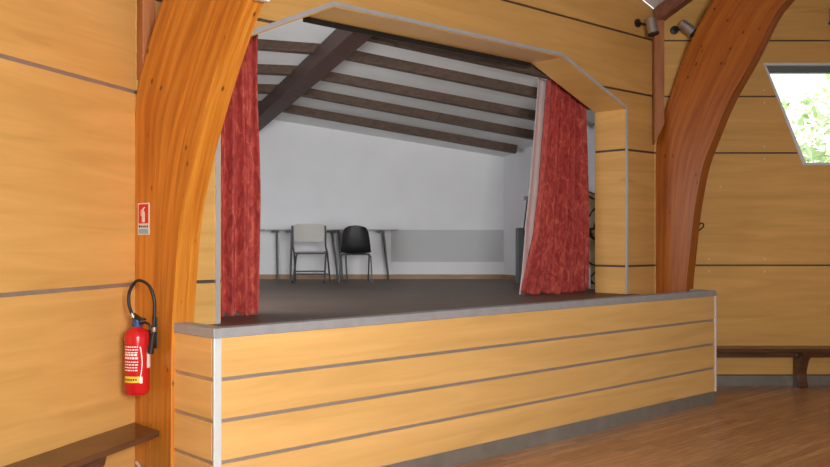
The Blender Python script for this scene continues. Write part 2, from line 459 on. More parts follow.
pl.build('plinth', M['plinth'], st)
MB().box((.010, .004, (RIM - CAP + PL) / 2), (.050, .018, RIM - CAP - PL)).build('corner_trim', M['alu_white'], st, .003)
MB().box((W - .008, .004, (RIM - CAP + PL) / 2), (.024, .016, RIM - CAP - PL)).build('corner_trim', M['alu_white'], st, .003)
rim = MB()
RW_ = .105
rim.prism([(-.014, 0), (W, 0), (W, .30), (W - .12, RW_), (RW_ - .01, RW_), (RW_ - .01, .49), (-.014, .49)], (-.004, -.006, 0), (1, 0, 0), (0, 1, 0), UZ, RIM - CAP, RIM)
rim.build('rim', M['rim'], st, .004)
# stage boards: apron + stage room
BL = V((7.32, 4.298, 0)); BLd = -RT
BA = BL + BLd * 6.0                                  # far left end of back wall
SR = [V((6.72, 2.75, 0)), V((6.35, 1.41, 0))]
SL = V((-.3, 1.41, 0)); SLB = V((.2, 7.2, 0))
room = [V((X0, 1.41, 0)), SR[1], SR[0], BL, BA, V((-.3, 6.0, 0))]
sf = MB()
sf.prism([(.14, RW_ - .02), (XR + .05, RW_ - .02), (XR + .05, .985), (XR - .012, .985), (XR - .012, 1.43), (XL + .012, 1.43), (XL + .012, .995), (.14, .995)], (0, 0, 0), (1, 0, 0), (0, 1, 0), UZ, FZ - .03, FZ)
sf.prism([(p.x, p.y) for p in room], (0, .0, 0), (1, 0, 0), (0, 1, 0), UZ, FZ - .06, FZ - .0005)
sf.build('stage_boards', M['stage_floor'], st)

# stage room ceiling plane
PN = V((.22855977, .01483108, .9734169)); PA = V((7.312, 4.29, 2.885))
def cz(p, off=0): return (PN.dot(PA) - off - PN.x * p.x - PN.y * p.y) / PN.z
def wall_quad(a, b, t, name, mat, lab):
    d = (b - a); n = V((d.y, -d.x, 0)).normalized()
    vs = []
    for q in (a, b):
        vs += [V((q.x, q.y, FZ - .05)), V((q.x, q.y, cz(q))), V((q.x, q.y, cz(q))) + n * t, V((q.x, q.y, FZ - .05)) + n * t]
    m = MB().add(vs, [(0, 1, 2, 3), (4, 7, 6, 5), (0, 4, 5, 1), (1, 5, 6, 2), (2, 6, 7, 3), (3, 7, 4, 0)])
    return struct(m.build(name, mat), lab, 'wall')
wb = wall_quad(BA, BL, -.1, 'wall_back', M['white_wall'], 'white back wall of the stage')
wall_quad(BL, SR[0], -.1, 'wall_stage_right', M['white_wall'], 'white right side wall of the stage')
wall_quad(SR[0], SR[1], -.1, 'wall_stage_right_return', M['white_wall'], 'white side wall behind right curtain')
wall_quad(V((-.3, 1.41, 0)), V((-.3, 6.0, 0)), -.1, 'wall_stage_left', M['white_wall'], 'white left side wall of the stage')
wall_quad(V((-.3, 6.0, 0)), BA, -.1, 'wall_stage_rear_left', M['white_wall'], 'white rear left wall of the stage')
# grey band painted on back wall
def bw(lat): return BL + RT * (lat - 1.33)           # point on back wall by lateral distance in metres
MB().prism([(-.005, 1.318), (-1.69, 1.318), (-1.69, 1.797), (-.005, 1.797)], BL, RT, UZ, -FW, 0, .006).build('grey_band', M['band'], wb)
struct(MB().prism([(0, FZ), (-5.9, FZ), (-5.9, FZ + .07), (0, FZ + .07)], BL, RT, UZ, -FW, 0, .015).build('baseboard_back', M['skirt']), 'brown skirting board along the stage back wall', 'baseboard')
dR = (SR[0] - BL).normalized(); nR = V((dR.y, -dR.x, 0)); nR = nR if nR.x < 0 else -nR
struct(MB().prism([(0, FZ), (1.55, FZ), (1.55, FZ + .07), (0, FZ + .07)], BL, dR, UZ, nR, 0, .015).build('baseboard_stage_right', M['skirt']), 'brown skirting board along the stage side wall', 'baseboard')
cr = MB(); cp = [V((-.4, 1.38, 0)), V((6.5, 1.38, 0)), V((6.9, 2.7, 0)), BL + V((.1, 0, 0)), BA + V((-.1, .15, 0)), V((-.45, 6.1, 0))]
cr.add([V((p.x, p.y, cz(p))) for p in cp] + [V((p.x, p.y, cz(p) + .08)) for p in cp], [tuple(range(6)), tuple(range(11, 5, -1))] + [(i, (i + 1) % 6, 6 + (i + 1) % 6, 6 + i) for i in range(6)])
struct(cr.build('ceiling_stage', M['white_board']), 'white sloping ceiling above the stage', 'ceiling')

# rafter + purlins over the stage
def onplane(p, off): return V((p[0], p[1], cz(V((p[0], p[1], 0)), off)))
ra, rb = V((2.92, 2.36)), V((4.19, 6.06))
rd = (rb - ra).normalized()
ra2 = ra - rd * .85; rb2 = rb + rd * 1.05
tag(MB().beam(onplane(ra2, .20), onplane(rb2, .20), .19, .25, PN).build('roof_rafter', M['dark_beam'], None, .006),
    'thick dark brown rafter running diagonally under the stage ceiling', 'rafter')
PUR = [((3.36, 2.54), (5.65, .92), 'topmost'), ((3.60, 3.22), (5.55, 1.82), 'second from top'), ((3.87, 4.09), (6.40, 2.12), 'third from top'),
       ((4.13, 4.88), (6.55, 3.00), 'fourth from top'), ((4.40, 5.78), (6.93, 3.71), 'lowest')]
for i, (a, b, w) in enumerate(PUR):
    a, b = V(a), V(b); a = a - (b - a).normalized() * .16
    if i == 0: b = V((4.93, 1.43))
    if i == 1: b = V((5.9, 1.55))
    tag(MB().beam(onplane(a, .055), onplane(b, .055), .085, .11, PN).build('roof_purlin', M['purlin'], None, .004),
        'brown purlin right of the dark rafter, ' + w + ' under the stage ceiling', 'purlin', 'purlins right of the rafter')
LPU = [((2.70, 3.30), (3.18, 2.60), 'topmost'), ((2.30, 4.90), (3.46, 3.22), 'second from top'), ((2.95, 5.50), (3.68, 4.16), 'third from top'),
       ((3.35, 6.30), (3.96, 5.05), 'fourth from top'), ((3.85, 7.0), (4.24, 5.88), 'lowest')]
for a, b, w in LPU[1:]:
    a = V(a) + (V(a) - V(b)).normalized() * {'second from top': 2.3, 'third from top': 1.9, 'fourth from top': 1.3, 'lowest': .8}[w]
    tag(MB().beam(onplane(V(a), .055), onplane(V(b), .055), .085, .11, PN).build('roof_purlin', M['purlin'], None, .004),
        'short brown purlin left of the dark rafter, ' + {'second from top': 'topmost', 'third from top': 'second down', 'fourth from top': 'third down', 'lowest': 'lowest'}[w] + ' beside the left curtain', 'purlin', 'purlins left of the rafter')

# ================================================================== LAMINATED ARCHES
def arch(name, label, x0, T, ext, inn, mat):
    e = catmull([V((0, *p)) for p in ext], 8); n_ = catmull([V((0, *p)) for p in inn], 8)
    def resample(c, n):
        L = [0]
        for i in range(1, len(c)): L.append(L[-1] + (c[i] - c[i - 1]).length)
        out = []
        for k in range(n):
            t = L[-1] * k / (n - 1); i = 0
            while i < len(L) - 2 and L[i + 1] < t: i += 1
            f = (t - L[i]) / max(1e-6, L[i + 1] - L[i]); out.append(c[i].lerp(c[i + 1], f))
        return out
    N = 48; e = resample(e, N); n_ = resample(n_, N)
    me = bpy.data.meshes.new(name); bm = bmesh.new(); uvl = bm.loops.layers.uv.new('UVMap')
    K = 7; rows = []; length = 0
    for i in range(N):
        if i: length += ((e[i] + n_[i]) / 2 - (e[i - 1] + n_[i - 1]) / 2).length
        D = (e[i] - n_[i]).length
        sec = []
        for side in (0, 1):
            ks = range(K) if side == 0 else range(K - 1, -1, -1)
            for k in ks:
                q = n_[i].lerp(e[i], k / (K - 1))
                sec.append((bm.verts.new((x0 + T * side, q.y, q.z)), (k / (K - 1) * .58, length)))
        rows.append(sec)
    S = 2 * K
    for i in range(N - 1):
        for k in range(S):
            a, b, c, d = rows[i][k], rows[i][(k + 1) % S], rows[i + 1][(k + 1) % S], rows[i + 1][k]
            f = bm.faces.new((a[0], b[0], c[0], d[0])); f.smooth = True
            uv = [a[1], b[1], c[1], d[1]]
            if k == S - 1 or k == K - 1:
                off = 3 if k == S - 1 else 5
                uv = [(off + (0 if j in (0, 3) else T), u[1]) for j, u in enumerate(uv)]
            elif k > K - 1:
                uv = [(u[0] + 8, u[1]) for u in uv]
            for lp, u in zip(f.loops, uv): lp[uvl].uv = u
    bm.faces.new([r[0] for r in rows[0]]); bm.faces.new([r[0] for r in reversed(rows[-1])])
    bmesh.ops.recalc_face_normals(bm, faces=bm.faces)
    bm.to_mesh(me); bm.free(); me.materials.append(mat)
    o = bpy.data.objects.new(name, me); C.objects.link(o)
    mo = o.modifiers.new('edges', 'EDGE_SPLIT'); mo.split_angle = math.radians(35)
    return tag(o, label, 'arch', 'laminated wooden arches')
extL = [(.997, 0), (.997, .9), (.997, 1.8), (.997, 2.3), (.992, 2.6), (.895, 2.78), (.777, 2.967), (.62, 3.163), (.35, 3.46), (0, 3.80), (-.6, 4.30), (-1.3, 4.80)]
innL = [(.495, 0), (.495, .6), (.485, 1.08), (.44, 1.45), (.39, 1.75), (.31, 1.98), (.20, 2.22), (.03, 2.52), (-.13, 2.76), (-.30, 2.98), (-.60, 3.28), (-1.1, 3.70), (-1.7, 4.12)]
AT = .15
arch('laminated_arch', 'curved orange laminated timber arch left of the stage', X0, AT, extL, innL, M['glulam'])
extR = [(.985, 0), (.985, .9), (.985, 1.8), (.985, 2.4), (.97, 2.75), (.895, 3.0), (.785, 3.29), (.55, 3.815), (.27, 4.233), (-.1, 4.65), (-.6, 5.08)]
innR = [(.62, 0), (.62, .6), (.605, 1.1), (.57, 1.43), (.503, 1.96), (.405, 2.43), (.28, 2.735), (.094, 3.13), (-.175, 3.545), (-.39, 3.93), (-.55, 4.10), (-1.0, 4.52), (-1.4, 4.85)]
arch('laminated_arch', 'curved shaded orange laminated timber arch right of the stage', X1 + .002, AT, extR, innR, M['glulam_shaded'])
# corner posts behind the arches, and the beam on the right one
tag(MB().box((X0 + .049, .945, (2.72 + 4.3) / 2), (.09, .09, 4.3 - 2.72)).build('corner_post', M['post'], None, .004),
    'slim brown corner post behind the left arch', 'post')
pc = V((6.128, .915, 0))
tag(MB().prism([(-.056, 2.72), (.056, 2.95), (.056, 4.12), (-.056, 4.12)], pc, RT, UZ, FW, -.045, .045).build('corner_post', M['post'], None, .004),
    'slim red-brown corner post behind the right arch', 'post')
tag(MB().beam((pc.x + .01, .93, 4.175), (pc.x + .01, -1.6, 5.35), .12, .15).build('roof_beam', M['beam'], None, .006),
    'red-brown sloping roof beam on top of right corner post', 'beam')

# white box high on the left arch
tag(MB().box((X0 + .10, -.375, 3.075), (.085, .045, .17)).build('white_fixture', M['white'], None, .006), 'small white box fixture high on the left arch', 'fixture')

tag(MB().box(((CXL + CXR) / 2, 1.0 + DY + .012, ZT - .028), (CXR - CXL, .022, .05)).build('soffit_shadow', M['black'], None, .003), 'thin black strip standing in for the shadow line along the inner top edge of the stage opening', 'shadow strip')  # black strip added as the shadow line under the soffit edge

# ================================================================== CURTAINS
def curtain(name, label, left, right, y, folds, amp, ztop, zbot, hem, lin, seed):
    """left(z), right(z): edges of the cloth"""
    rnd = random.Random(seed)
    NU, NV = 120, 60
    ph = [rnd.uniform(0, 6) for _ in range(4)]
    def sheet(dy, shl, shr, a, mat, nm, parent, zoff=0):
        vs, fs = [], []
        for j in range(NV + 1):
            f = j / NV; z = zbot + (3.45 - zbot) * f
            xa, xb = left(z) + shl(z), right(z) + shr(z)
            for i in range(NU + 1):
                u = i / NU
                s = math.sin(2 * PI * folds * u + ph[0] + .5 * math.sin(3 * f + ph[1])) + .45 * math.sin(2 * PI * folds * 2.3 * u + ph[2] + 1.2 * f) + .35 * math.sin(2 * PI * folds * .43 * u + ph[3])
                lo = max(0, 1 - f * 9)
                aa = a * (1 + .5 * (1 - f))
                yy = y + dy - aa * s + lo * hem * .5 * math.sin(19 * u + ph[1])
                zz_ = z + lo * hem * math.sin(2 * PI * folds * 1.1 * u + ph[2]) * .8
                ztx = ztop((xa + xb) / 2 + (u - .5) * (xb - xa)); zz_ = zbot + (zz_ - zbot) * (ztx - zbot) / (3.45 - zbot)
                x = xa + (xb - xa) * u + .25 * a * math.cos(2 * PI * folds * u + ph[0])
                vs.append((x, yy, max(zz_, FZ + .004)))
        for j in range(NV):
            for i in range(NU):
                q = j * (NU + 1) + i; fs.append((q, q + 1, q + NU + 2, q + NU + 1))
        o = MB().add(vs, fs).build(nm, mat, parent)
        for p in o.data.polygons: p.use_smooth = True
        so = o.modifiers.new('thick', 'SOLIDIFY'); so.thickness = .004
        return o
    t = thing(name, label, 'curtain', ((left(zbot) + right(zbot)) / 2, y, zbot)) if lin else None
    o = sheet(0, lambda z: 0, lambda z: 0, amp, M['red'], 'cloth' if lin else name, t)
    if lin:
        l2 = sheet(.11, lin[0], lin[1], amp * .1, M['lining'], 'lining', t, .0)
        for q in (o, l2): q.matrix_parent_inverse = Matrix.Translation(-t.location)
        return t
    return tag(o, label, 'curtain')
curtain('stage_curtain', 'straight hanging red crushed velvet curtain on left of stage opening', lambda z: .64 + .02 * math.sin(z * 3), lambda z: 1.265 - .012 * (z - 1.06) + (.010 * math.sin(z * 4)), 1.475, 5.5, .030, lambda x: 3.7, FZ + .0, .03, None, 3)
def rl(z):
    pts = [(1.06, 4.55), (1.15, 4.585), (1.3, 4.65), (1.7, 4.785), (2.2, 4.875), (2.63, 4.93), (3.45, 5.03)]
    for (za, xa), (zb, xb) in zip(pts, pts[1:]):
        if z <= zb: return xa + (xb - xa) * (z - za) / (zb - za)
    return pts[-1][1]
def rr(z): return 5.64 - .01 * (z - 1.06)
curtain('stage_curtain', 'flared red crushed velvet curtain with pale lining on right of stage', rl, rr, 1.58, 4.0, .045, lambda x: cz(V((x, 1.6, 0))) - .03, FZ + .01, .03,
        (lambda z: .085 - .15 * min(1, max(0, (z - 1.06) / .7)), lambda z: .26 * min(1, max(0, (1.55 - z) / .2))), 11)

# ================================================================== STAGE FURNITURE (a row along the back wall)
def spot(px_lat, depth, z=FZ):
    p = CAM + RT * px_lat + FW * depth; return V((p.x, p.y, z))
RZ = -YAW
# --- tables
def table(lat, depth, w, d, label, legs):
    t = thing('folding_table', label, 'table', spot(lat, depth), RZ, 'folding tables along the back wall')
    h = .742
    MB().box((0, 0, h - .006), (w, d, .012)).build('table_top', M['table_top'], t, .003)
    for (x, lean) in legs:
        br = MB().box((x - .03, -d / 2 + .10, h - .034), (.11, .05, .032)).build('bracket', M['black_plastic'], t, .004)
        for y in (-d / 2 + .10, d / 2 - .08):
            k_ = lat / depth * (y + d / 2 - .10)
            m = MB().tube([(x + k_, y, h - .02), (x + k_ + lean * .15, y, h - .10), (x + k_ + lean, y, .0)], [.016, .014, .012], 10)
            m.build('leg', M['steel'], t, 0, True)
    return t
table(-.71, 12.98, .92, .46, 'folding table behind black chair, right-hand one of the row', [(-.40, .06), (.25, .085)])
table(-1.57, 12.98, .78, .46, 'folding table behind the beige folding chair, middle of the row', [(-.21, -.02), (.375, .09)])
table(-2.42, 12.98, .90, .46, 'folding table beside the left curtain, end of the row', [(-.30, .0), (.43, .012)])

# --- beige folding chair, back turned to the hall
fc = thing('folding_chair', 'beige plastic folding chair with grey metal legs, back turned', 'chair', spot(-1.445, 12.35), RZ)
def back_panel(w, h, z0, y0, tilt):
    vs, fs = [], []
    NX, NZ = 16, 10
    for s in (0, 1):
        for j in range(NZ + 1):
            for i in range(NX + 1):
                u = i / NX * 2 - 1; v = j / NZ * 2 - 1
                r = (abs(u) ** 5 + abs(v) ** 5) ** .2
                k = max(abs(u), abs(v)); sc_ = k / r if r > 0 else 1
                x = u * sc_ * w / 2; z = v * sc_ * h / 2
                y = y0 - tilt * z - .05 * (x / (w / 2)) ** 2 * -1 * .6 + s * .014
                vs.append((x, y, z0 + h / 2 + z))
    n1 = (NX + 1) * (NZ + 1)
    for j in range(NZ):
        for i in range(NX):
            q = j * (NX + 1) + i
            fs.append((q, q + 1, q + NX + 2, q + NX + 1)); fs.append((n1 + q, n1 + q + NX + 1, n1 + q + NX + 2, n1 + q + 1))
    ed = [j * (NX + 1) for j in range(NZ + 1)] + [NZ * (NX + 1) + i for i in range(1, NX + 1)] + [j * (NX + 1) + NX for j in range(NZ - 1, -1, -1)] + [i for i in range(NX - 1, 0, -1)]
    for a, b in zip(ed, ed[1:] + ed[:1]): fs.append((a, b, b + n1, a + n1))
    return MB().add(vs, fs)
back_panel(.475, .245, .56, -.22, .10).build('backrest', M['beige'], fc, 0, True)
MB().prism([(-.20, -.17), (.20, -.17), (.21, .05), (.19, .20), (-.19, .20), (-.21, .05)], (0, 0, 0), (1, 0, 0), (0, 1, 0), UZ, .395, .43).build('seat', M['beige'], fc, .012)
for s in (-1, 1):
    MB().tube([(s * .225, -.245, .78), (s * .225, -.20, .50), (s * .23, .0, .40), (s * .245, .22, .0)], .0125, 8).build('leg', M['steel'], fc, 0, True)
    lg = MB().tube([(s * .20, .16, .41), (s * .205, .02, .36), (s * .215, -.26, .0)], .0125, 8).build('leg', M['steel'], fc, 0, True)
    MB().lathe([(.016, 0), (.016, .03), (.013, .035)], (s * .215, -.262, 0), UZ, 10).build('foot_cap', M['black'], lg)
MB().tube([(-.21, -.15, .155), (.21, -.15, .155)], .011, 8).build('stretcher', M['steel'], fc, 0, True)
MB().tube([(-.235, .17, .105), (.235, .17, .105)], .011, 8).build('stretcher', M['steel'], fc, 0, True)
MB().tube([(-.21, -.17, .405), (.21, -.17, .405)], .012, 8).build('seat_rail', M['steel'], fc, 0, True)

# --- black shell chair, back turned
sc_ = thing('shell_chair', 'black plastic shell chair on thin metal legs, back turned', 'chair', spot(-.81, 12.35), RZ)
vs, fs = [], []
prof = [(.24, .405), (.16, .40), (.05, .40), (-.06, .395), (-.13, .40), (-.175, .43), (-.20, .50), (-.22, .60), (-.235, .70), (-.243, .765), (-.246, .785)]
wid = [.19, .20, .20, .20, .202, .204, .20, .188, .172, .15, .12]
NX = 14
for s in (0, 1):
    for (y, z), w in zip(prof, wid):
        for i in range(NX + 1):
            u = i / NX * 2 - 1
            vs.append((u * w, y + (.05 * u * u if z > .42 else 0) + s * .010 * (1 if z > .42 else 0), z + (.02 * u * u if z <= .42 else -.02 * u * u * (z > .75)) + s * (.010 if z <= .43 else 0)))
n1 = (NX + 1) * len(prof)
for j in range(len(prof) - 1):
    for i in range(NX):
        q = j * (NX + 1) + i; fs.append((q, q + 1, q + NX + 2, q + NX + 1)); fs.append((n1 + q, n1 + q + NX + 1, n1 + q + NX + 2, n1 + q + 1))
R_ = len(prof)
ed = [j * (NX + 1) for j in range(R_)] + [(R_ - 1) * (NX + 1) + i for i in range(1, NX + 1)] + [j * (NX + 1) + NX for j in range(R_ - 2, -1, -1)] + [i for i in range(NX - 1, 0, -1)]
for a, b in zip(ed, ed[1:] + ed[:1]): fs.append((a, b, b + n1, a + n1))
MB().add(vs, fs).build('shell', M['black_plastic'], sc_, 0, True)
for sx in (-1, 1):
    MB().tube([(sx * .17, -.14, .392), (sx * .205, -.17, .36), (sx * .225, -.22, .0)], .011, 8).build('leg', M['steel'], sc_, 0, True)
    MB().tube([(sx * .15, .16, .392), (sx * .165, .18, .36), (sx * .15, .22, .0)], .011, 8).build('leg', M['steel'], sc_, 0, True)
MB().tube([(-.19, -.15, .388), (.19, -.15, .388)], .010, 8).tube([(-.15, .17, .388), (.15, .17, .388)], .010, 8).build('under_frame', M['steel'], sc_, 0, True)

# --- grey box by the right curtain
gb = thing('grey_cabinet', 'dark grey upright box beside the right curtain', 'box', spot(1.56, 12.05), RZ)
MB().box((0, 0, .375), (.36, .34, .75)).build('case', M['box_grey'], gb, .008)
MB().box((0, -.172, .40), (.30, .006, .62)).build('front_plate', M['box_grey'], gb, .003)
# --- painted scenery flat behind right curtain
KX = .92
sfp = thing('scenery_flat', 'painted rock scenery panel standing behind the right curtain', 'stage scenery', (5.88, 2.03, FZ), -.70)
vs = [(-.53, 0), (.50, 0), (.52, .5), (.50, 1.02), (.42, 1.12), (.30, 1.17), (.0, 1.14), (-.30, 1.10), (-.50, 1.07), (-.55, .7), (-.50, .35)]
vs = [(a * KX, b) for a, b in vs]
o = MB().prism(vs, (0, 0, 0), (1, 0, 0), UZ, (0, 1, 0), 0, .02).build('painted_board', M['flat'], sfp)
ol = MB()
for (a, b), (c, d) in zip(vs[2:], vs[3:]): ol.beam((a, -.004, b), (c, -.004, d), .012, .03, (0, 1, 0))
ol.build('black_outline', M['black'], sfp)
for q in (-.28, .28): MB().beam((q, .02, .9), (q, .30, .012), .03, .02).build('rear_brace', M['purlin'], sfp)
MB().box((-.46, .0, 1.085), (.11, .05, .045)).build('clamp', M['chrome'], sfp, .005)

# ================================================================== BENCHES
def bench_leg_prof(): # depth from wall, height
    return [(.03, 0), (.20, 0), (.215, .03), (.18, .08), (.165, .15), (.185, .22), (.225, .30), (.275, .355), (.29, .415), (.03, .415)]
# left bench
lb = thing('wall_bench', 'dark brown wooden bench along the left wall', 'bench', CL + LU * 1.6)
def lpt(t, d, z): return CL + LU * t + LN * d + UZ * z
sN = LN.x; tN = LU.x
# right end cut flush with the arch face
def tcut(d): return (-.012 - LN.x * d) / LU.x if False else max(.0, (LN.x * d) / math.cos(AL)) + .012
pts = [(tcut(0.004), .004), (3.2, .004), (3.2, .315), (tcut(.315), .315)]
def place(o, t):
    o.parent = t; o.matrix_parent_inverse = Matrix.Translation(-t.location); return o
place(MB().prism(pts, CL, LU, LN, UZ, .415, .452).build('seat', M['bench'], None, .006), lb)
for t in (.70, 2.5):
    place(MB().prism(bench_leg_prof(), CL + LU * t, LN, UZ, LU, 0, .05).build('leg', M['bench'], None, .004), lb)
place(MB().prism([(.75, .34), (2.5, .34), (2.5, .41), (.75, .41)], CL + LN * .14, LU, UZ, LN, 0, .025).build('stretcher', M['bench'], None, .003), lb)
rbn = thing('wall_bench', 'dark brown wooden bench along the right wall', 'bench', CR + RT * 2.0)
place(MB().prism([(.44, .004), (3.9, .004), (3.9, .32), (.44, .32)], CR, RT, RN, UZ, .412, .452).build('seat', M['bench'], None, .006), rbn)
for t in (.455, 1.555, 3.4):
    place(MB().prism(bench_leg_prof(), CR + RT * t, RN, UZ, RT, 0, .095).build('leg', M['bench'], None, .004), rbn)
place(MB().prism([(.55, .34), (3.4, .34), (3.4, .41), (.55, .41)], CR + RN * .14, RT, UZ, RN, 0, .025).build('stretcher', M['bench'], None, .003), rbn)

# ================================================================== FIRE EXTINGUISHER AND SIGN
ex = thing('fire_extinguisher', 'red fire extinguisher with black hose hung on the left arch', 'fire extinguisher', (-.155, .700, .70))
R0 = .077
def P(m, name, mat, par=None, **k):
    o = m.build(name, mat, par or ex, **k); return o
P(MB().lathe([(.035, -.012), (.060, -.012), (.068, .0), (R0, .012), (R0, .375), (.073, .405), (.058, .428), (.034, .44), (.026, .455)], (0, 0, 0), UZ, 32), 'cylinder', M['ext_red'], smooth=True)
P(MB().lathe([(.030, .45), (.032, .458), (.032, .478), (.022, .485), (.020, .50)], (0, 0, 0), UZ, 20), 'valve', M['blue'], smooth=True)
P(MB().box((.0, -.03, .505), (.03, .13, .016)).beam((0, -.06, .50), (0, .06, .535), .024, .012), 'lever', M['black'], bevel=.003)
# directions as seen from the hall: the side of the cylinder facing the camera
toC = V((CAM.x + .155, CAM.y - .700, 0)).normalized(); sx = V((-toC.y, toC.x, 0))
if sx.dot(RT) < 0: sx = -sx
ex.scale = (1, 1, .915)
def hp(a, z, o=0): return sx * (a * .45) + V((0, -1, 0)) * (a * .80) + toC * o + UZ * z
hose = catmull([hp(-.012, .485, .0), hp(-.035, .525, .02), hp(-.062, .60, .02), hp(-.058, .69, .02), hp(.00, .765, .015), hp(.085, .735, .0), hp(.128, .63, -.01), hp(.128, .50, -.01), hp(.118, .40, -.01)], 10)
P(MB().tube(hose, .0105, 10), 'hose', M['black'], smooth=True)
HOSE = [o_ for o_ in ex.children if o_.name.startswith('hose')][0]
P(MB().tube([hp(-.028, .51, .016), hp(-.040, .537, .02)], .0125, 10), 'hose_ferrule', M['chrome'], HOSE, smooth=True)
P(MB().tube([hp(.128, .45, -.01), hp(.127, .42, -.01)], .013, 10), 'hose_ferrule', M['chrome'], HOSE, smooth=True)
P(MB().tube([hp(.126, .425, -.01), hp(.112, .36, -.01), hp(.10, .27, -.01)], [.013, .017, .019], 10), 'nozzle', M['black'], HOSE, smooth=True)
P(MB().tube(catmull([hp(.02, .47, .01), hp(.06, .48, .0), hp(.095, .46, -.01), hp(.108, .41, -.01)], 6), .009, 8), 'short_hose', M['black'], smooth=True)
P(MB().box((.096, 0, .37), (.05, .03, .10)).box((.119, 0, .40), (.006, .06, .22)), 'wall_bracket', M['black'], bevel=.003)
def wrap(a0, a1, z0, z1, dr=.0012, n=8):
    """patch wrapped on the cylinder; angle measured from the side facing the hall"""
    vs, fs = [], []
    for i in range(n + 1):
        a = a0 + (a1 - a0) * i / n; d = toC * math.cos(a) + sx * math.sin(a)
        vs += [d * (R0 + dr) + UZ * z0, d * (R0 + dr) + UZ * z1]
    for i in range(n): fs.append((2 * i, 2 * i + 2, 2 * i + 3, 2 * i + 1))
    return vs, fs
lm = MB()
z = .315
rr_ = random.Random(4)
for ln in range(9):
    a = -1.15
    while a < .02:
        w = rr_.uniform(.10, .26); b = min(a + w, .06)
        hgt = .014 if ln in (3, 4) else .0075
        lm.add(*wrap(a, b, z, z + hgt, .0012, 3)); a = b + .05
    z -= .0225 if ln in (3, 4) else .019
for i in range(10):
    f = i / 9; a = .18 + .16 * math.sin(f * PI)
    f2 = (i + 1) / 9; b = .18 + .16 * math.sin(f2 * PI)
    if i < 9:
        v0 = wrap(a, a + .09, .10 + .22 * f, .10 + .22 * f + .001, .0013, 1)[0]; v1 = wrap(b, b + .09, .10 + .22 * f2, .10 + .22 * f2 + .001, .0013, 1)[0]
        lm.add([v0[0], v0[2], v1[2], v1[0]], [(0, 1, 2, 3)])
P(lm, 'label_print', M['white'])
P(MB().add(*wrap(-1.2, .30, .075, .118)), 'yellow_label', M['yellow'])
yl = MB()
a = -1.1
while a < .0:
    yl.add(*wrap(a, a + .12, .090, .103, .0022, 2)); a += .19
P(yl, 'yellow_label_print', M['black'])
P(MB().add(*wrap(.18, .42, .07, .115, .0024)), 'white_spot', M['white'])
TAG = P(MB().add(*wrap(.80, 1.35, .17, .30, .004)), 'inspection_tag', M['white'])
P(MB().add(*wrap(.78, 1.35, .275, .305, .005)), 'tag_header', M['green'], TAG)

sg = thing('safety_sign', 'red and white fire extinguisher sign on the left arch', 'sign', (X0 - .001, .871, 1.793))
def splate(y0, y1, z0, z1, d, mat, nm):
    # sign lies on the arch face x = X0; y runs away from the hall
    m = MB().box((-d / 2, (y0 + y1) / 2, (z0 + z1) / 2), (d, abs(y1 - y0), abs(z1 - z0)))
    return m.build(nm, mat, sg)
splate(-.082, .082, -.104, .104, .002, M['white'], 'plate')
RF = splate(-.070, .070, -.030, .096, .003, M['sign_red'], 'red_field')
TL = splate(-.065, .065, -.058, -.040, .003, M['sign_dark'], 'text_line')
splate(-.070, .070, -.098, -.066, .003, M['sign_blue'], 'blue_field')
pic = MB()                                            # extinguisher pictogram, flat
pic.prism([(-.018, -.022), (.018, -.022), (.020, -.015), (.020, .038), (.012, .050), (.006, .054), (.006, .064), (.022, .072), (.020, .078), (-.006, .070), (-.008, .054), (-.014, .050), (-.020, .038), (-.020, -.015)], (0, 0, 0), (0, -1, 0), UZ, (-1, 0, 0), .003, .0042)
pic.prism([(-.008, .066), (-.034, .055), (-.036, .02), (-.030, .02), (-.028, .050), (-.008, .059)], (0, 0, 0), (0, -1, 0), UZ, (-1, 0, 0), .003, .0042)
pic.build('pictogram', M['white'], RF)
dl = MB()
for zz_ in (-.044, -.054):
    y = -.055
    while y < .05: dl.box((-.0036, y + .008, zz_), (.0008, .014, .005)); y += .021
dl.build('lettering', M['white'], TL)

# ================================================================== SPOTLIGHTS, HOOK, WALL BOX
def spotlight(label, base, wn, ctr, axis, L=.20, r=.058):
    t = thing('spotlight', label, 'spotlight', base, 0, 'spotlights over the corner post')
    c = V(ctr) - V(base); ax = V(axis).normalized(); wn = V(wn).normalized()
    MB().lathe([(.046, 0), (.046, .028), (.03, .034)], (0, 0, 0), wn, 20).build('wall_mount', M['black'], t, 0, True)
    MB().tube([wn * .03, c * .55, c - ax * .02], .012, 8).build('arm', M['black'], t, 0, True)
    MB().lathe([(r * .7, -L / 2), (r * .95, -L / 2 + .008), (r, -L / 2 + .02), (r, L / 2)], c, ax, 24).build('housing', M['satin'], t, 0, True)
    MB().lathe([(r * .98, L / 2 - .001), (r * 1.04, L / 2), (r * 1.04, L / 2 + .018), (r * .8, L / 2 + .010)], c, ax, 24).build('front_ring', M['black'], [q for q in t.children if q.name.startswith('housing')][0], 0, True)
    return t
spotlight('satin metal spotlight pointing down, left of the right corner post', (5.83, 1.0, 4.055), (0, -1, 0), (5.82, .80, 3.99), (.06, -.2, -1), .17)
b2 = CR + RT * .225 + UZ * 4.03
spotlight('satin metal spotlight tilted sideways, between corner post and right arch', b2, RN, b2 + RN * .16 + RT * .10 - UZ * .005, RT * .75 - UZ * .72 + RN * .3, .18)
hk = MB().tube(catmull([CR + RT * .505 + UZ * 1.755 + RN * .004, CR + RT * .52 + UZ * 1.775 + RN * .02, CR + RT * .545 + UZ * 1.80 + RN * .03, CR + RT * .545 + UZ * 1.83 + RN * .03, CR + RT * .52 + UZ * 1.84 + RN * .02, CR + RT * .505 + UZ * 1.82 + RN * .004], 6), .008, 8)
tag(hk.build('cable_hook', M['black'], None, 0, True), 'small black hook on the right wall beside the arch', 'hook')
wbx = thing('wall_box', 'grey box high on the right wall at the photo edge', 'box', CR + RT * 1.99 + UZ * 4.11)
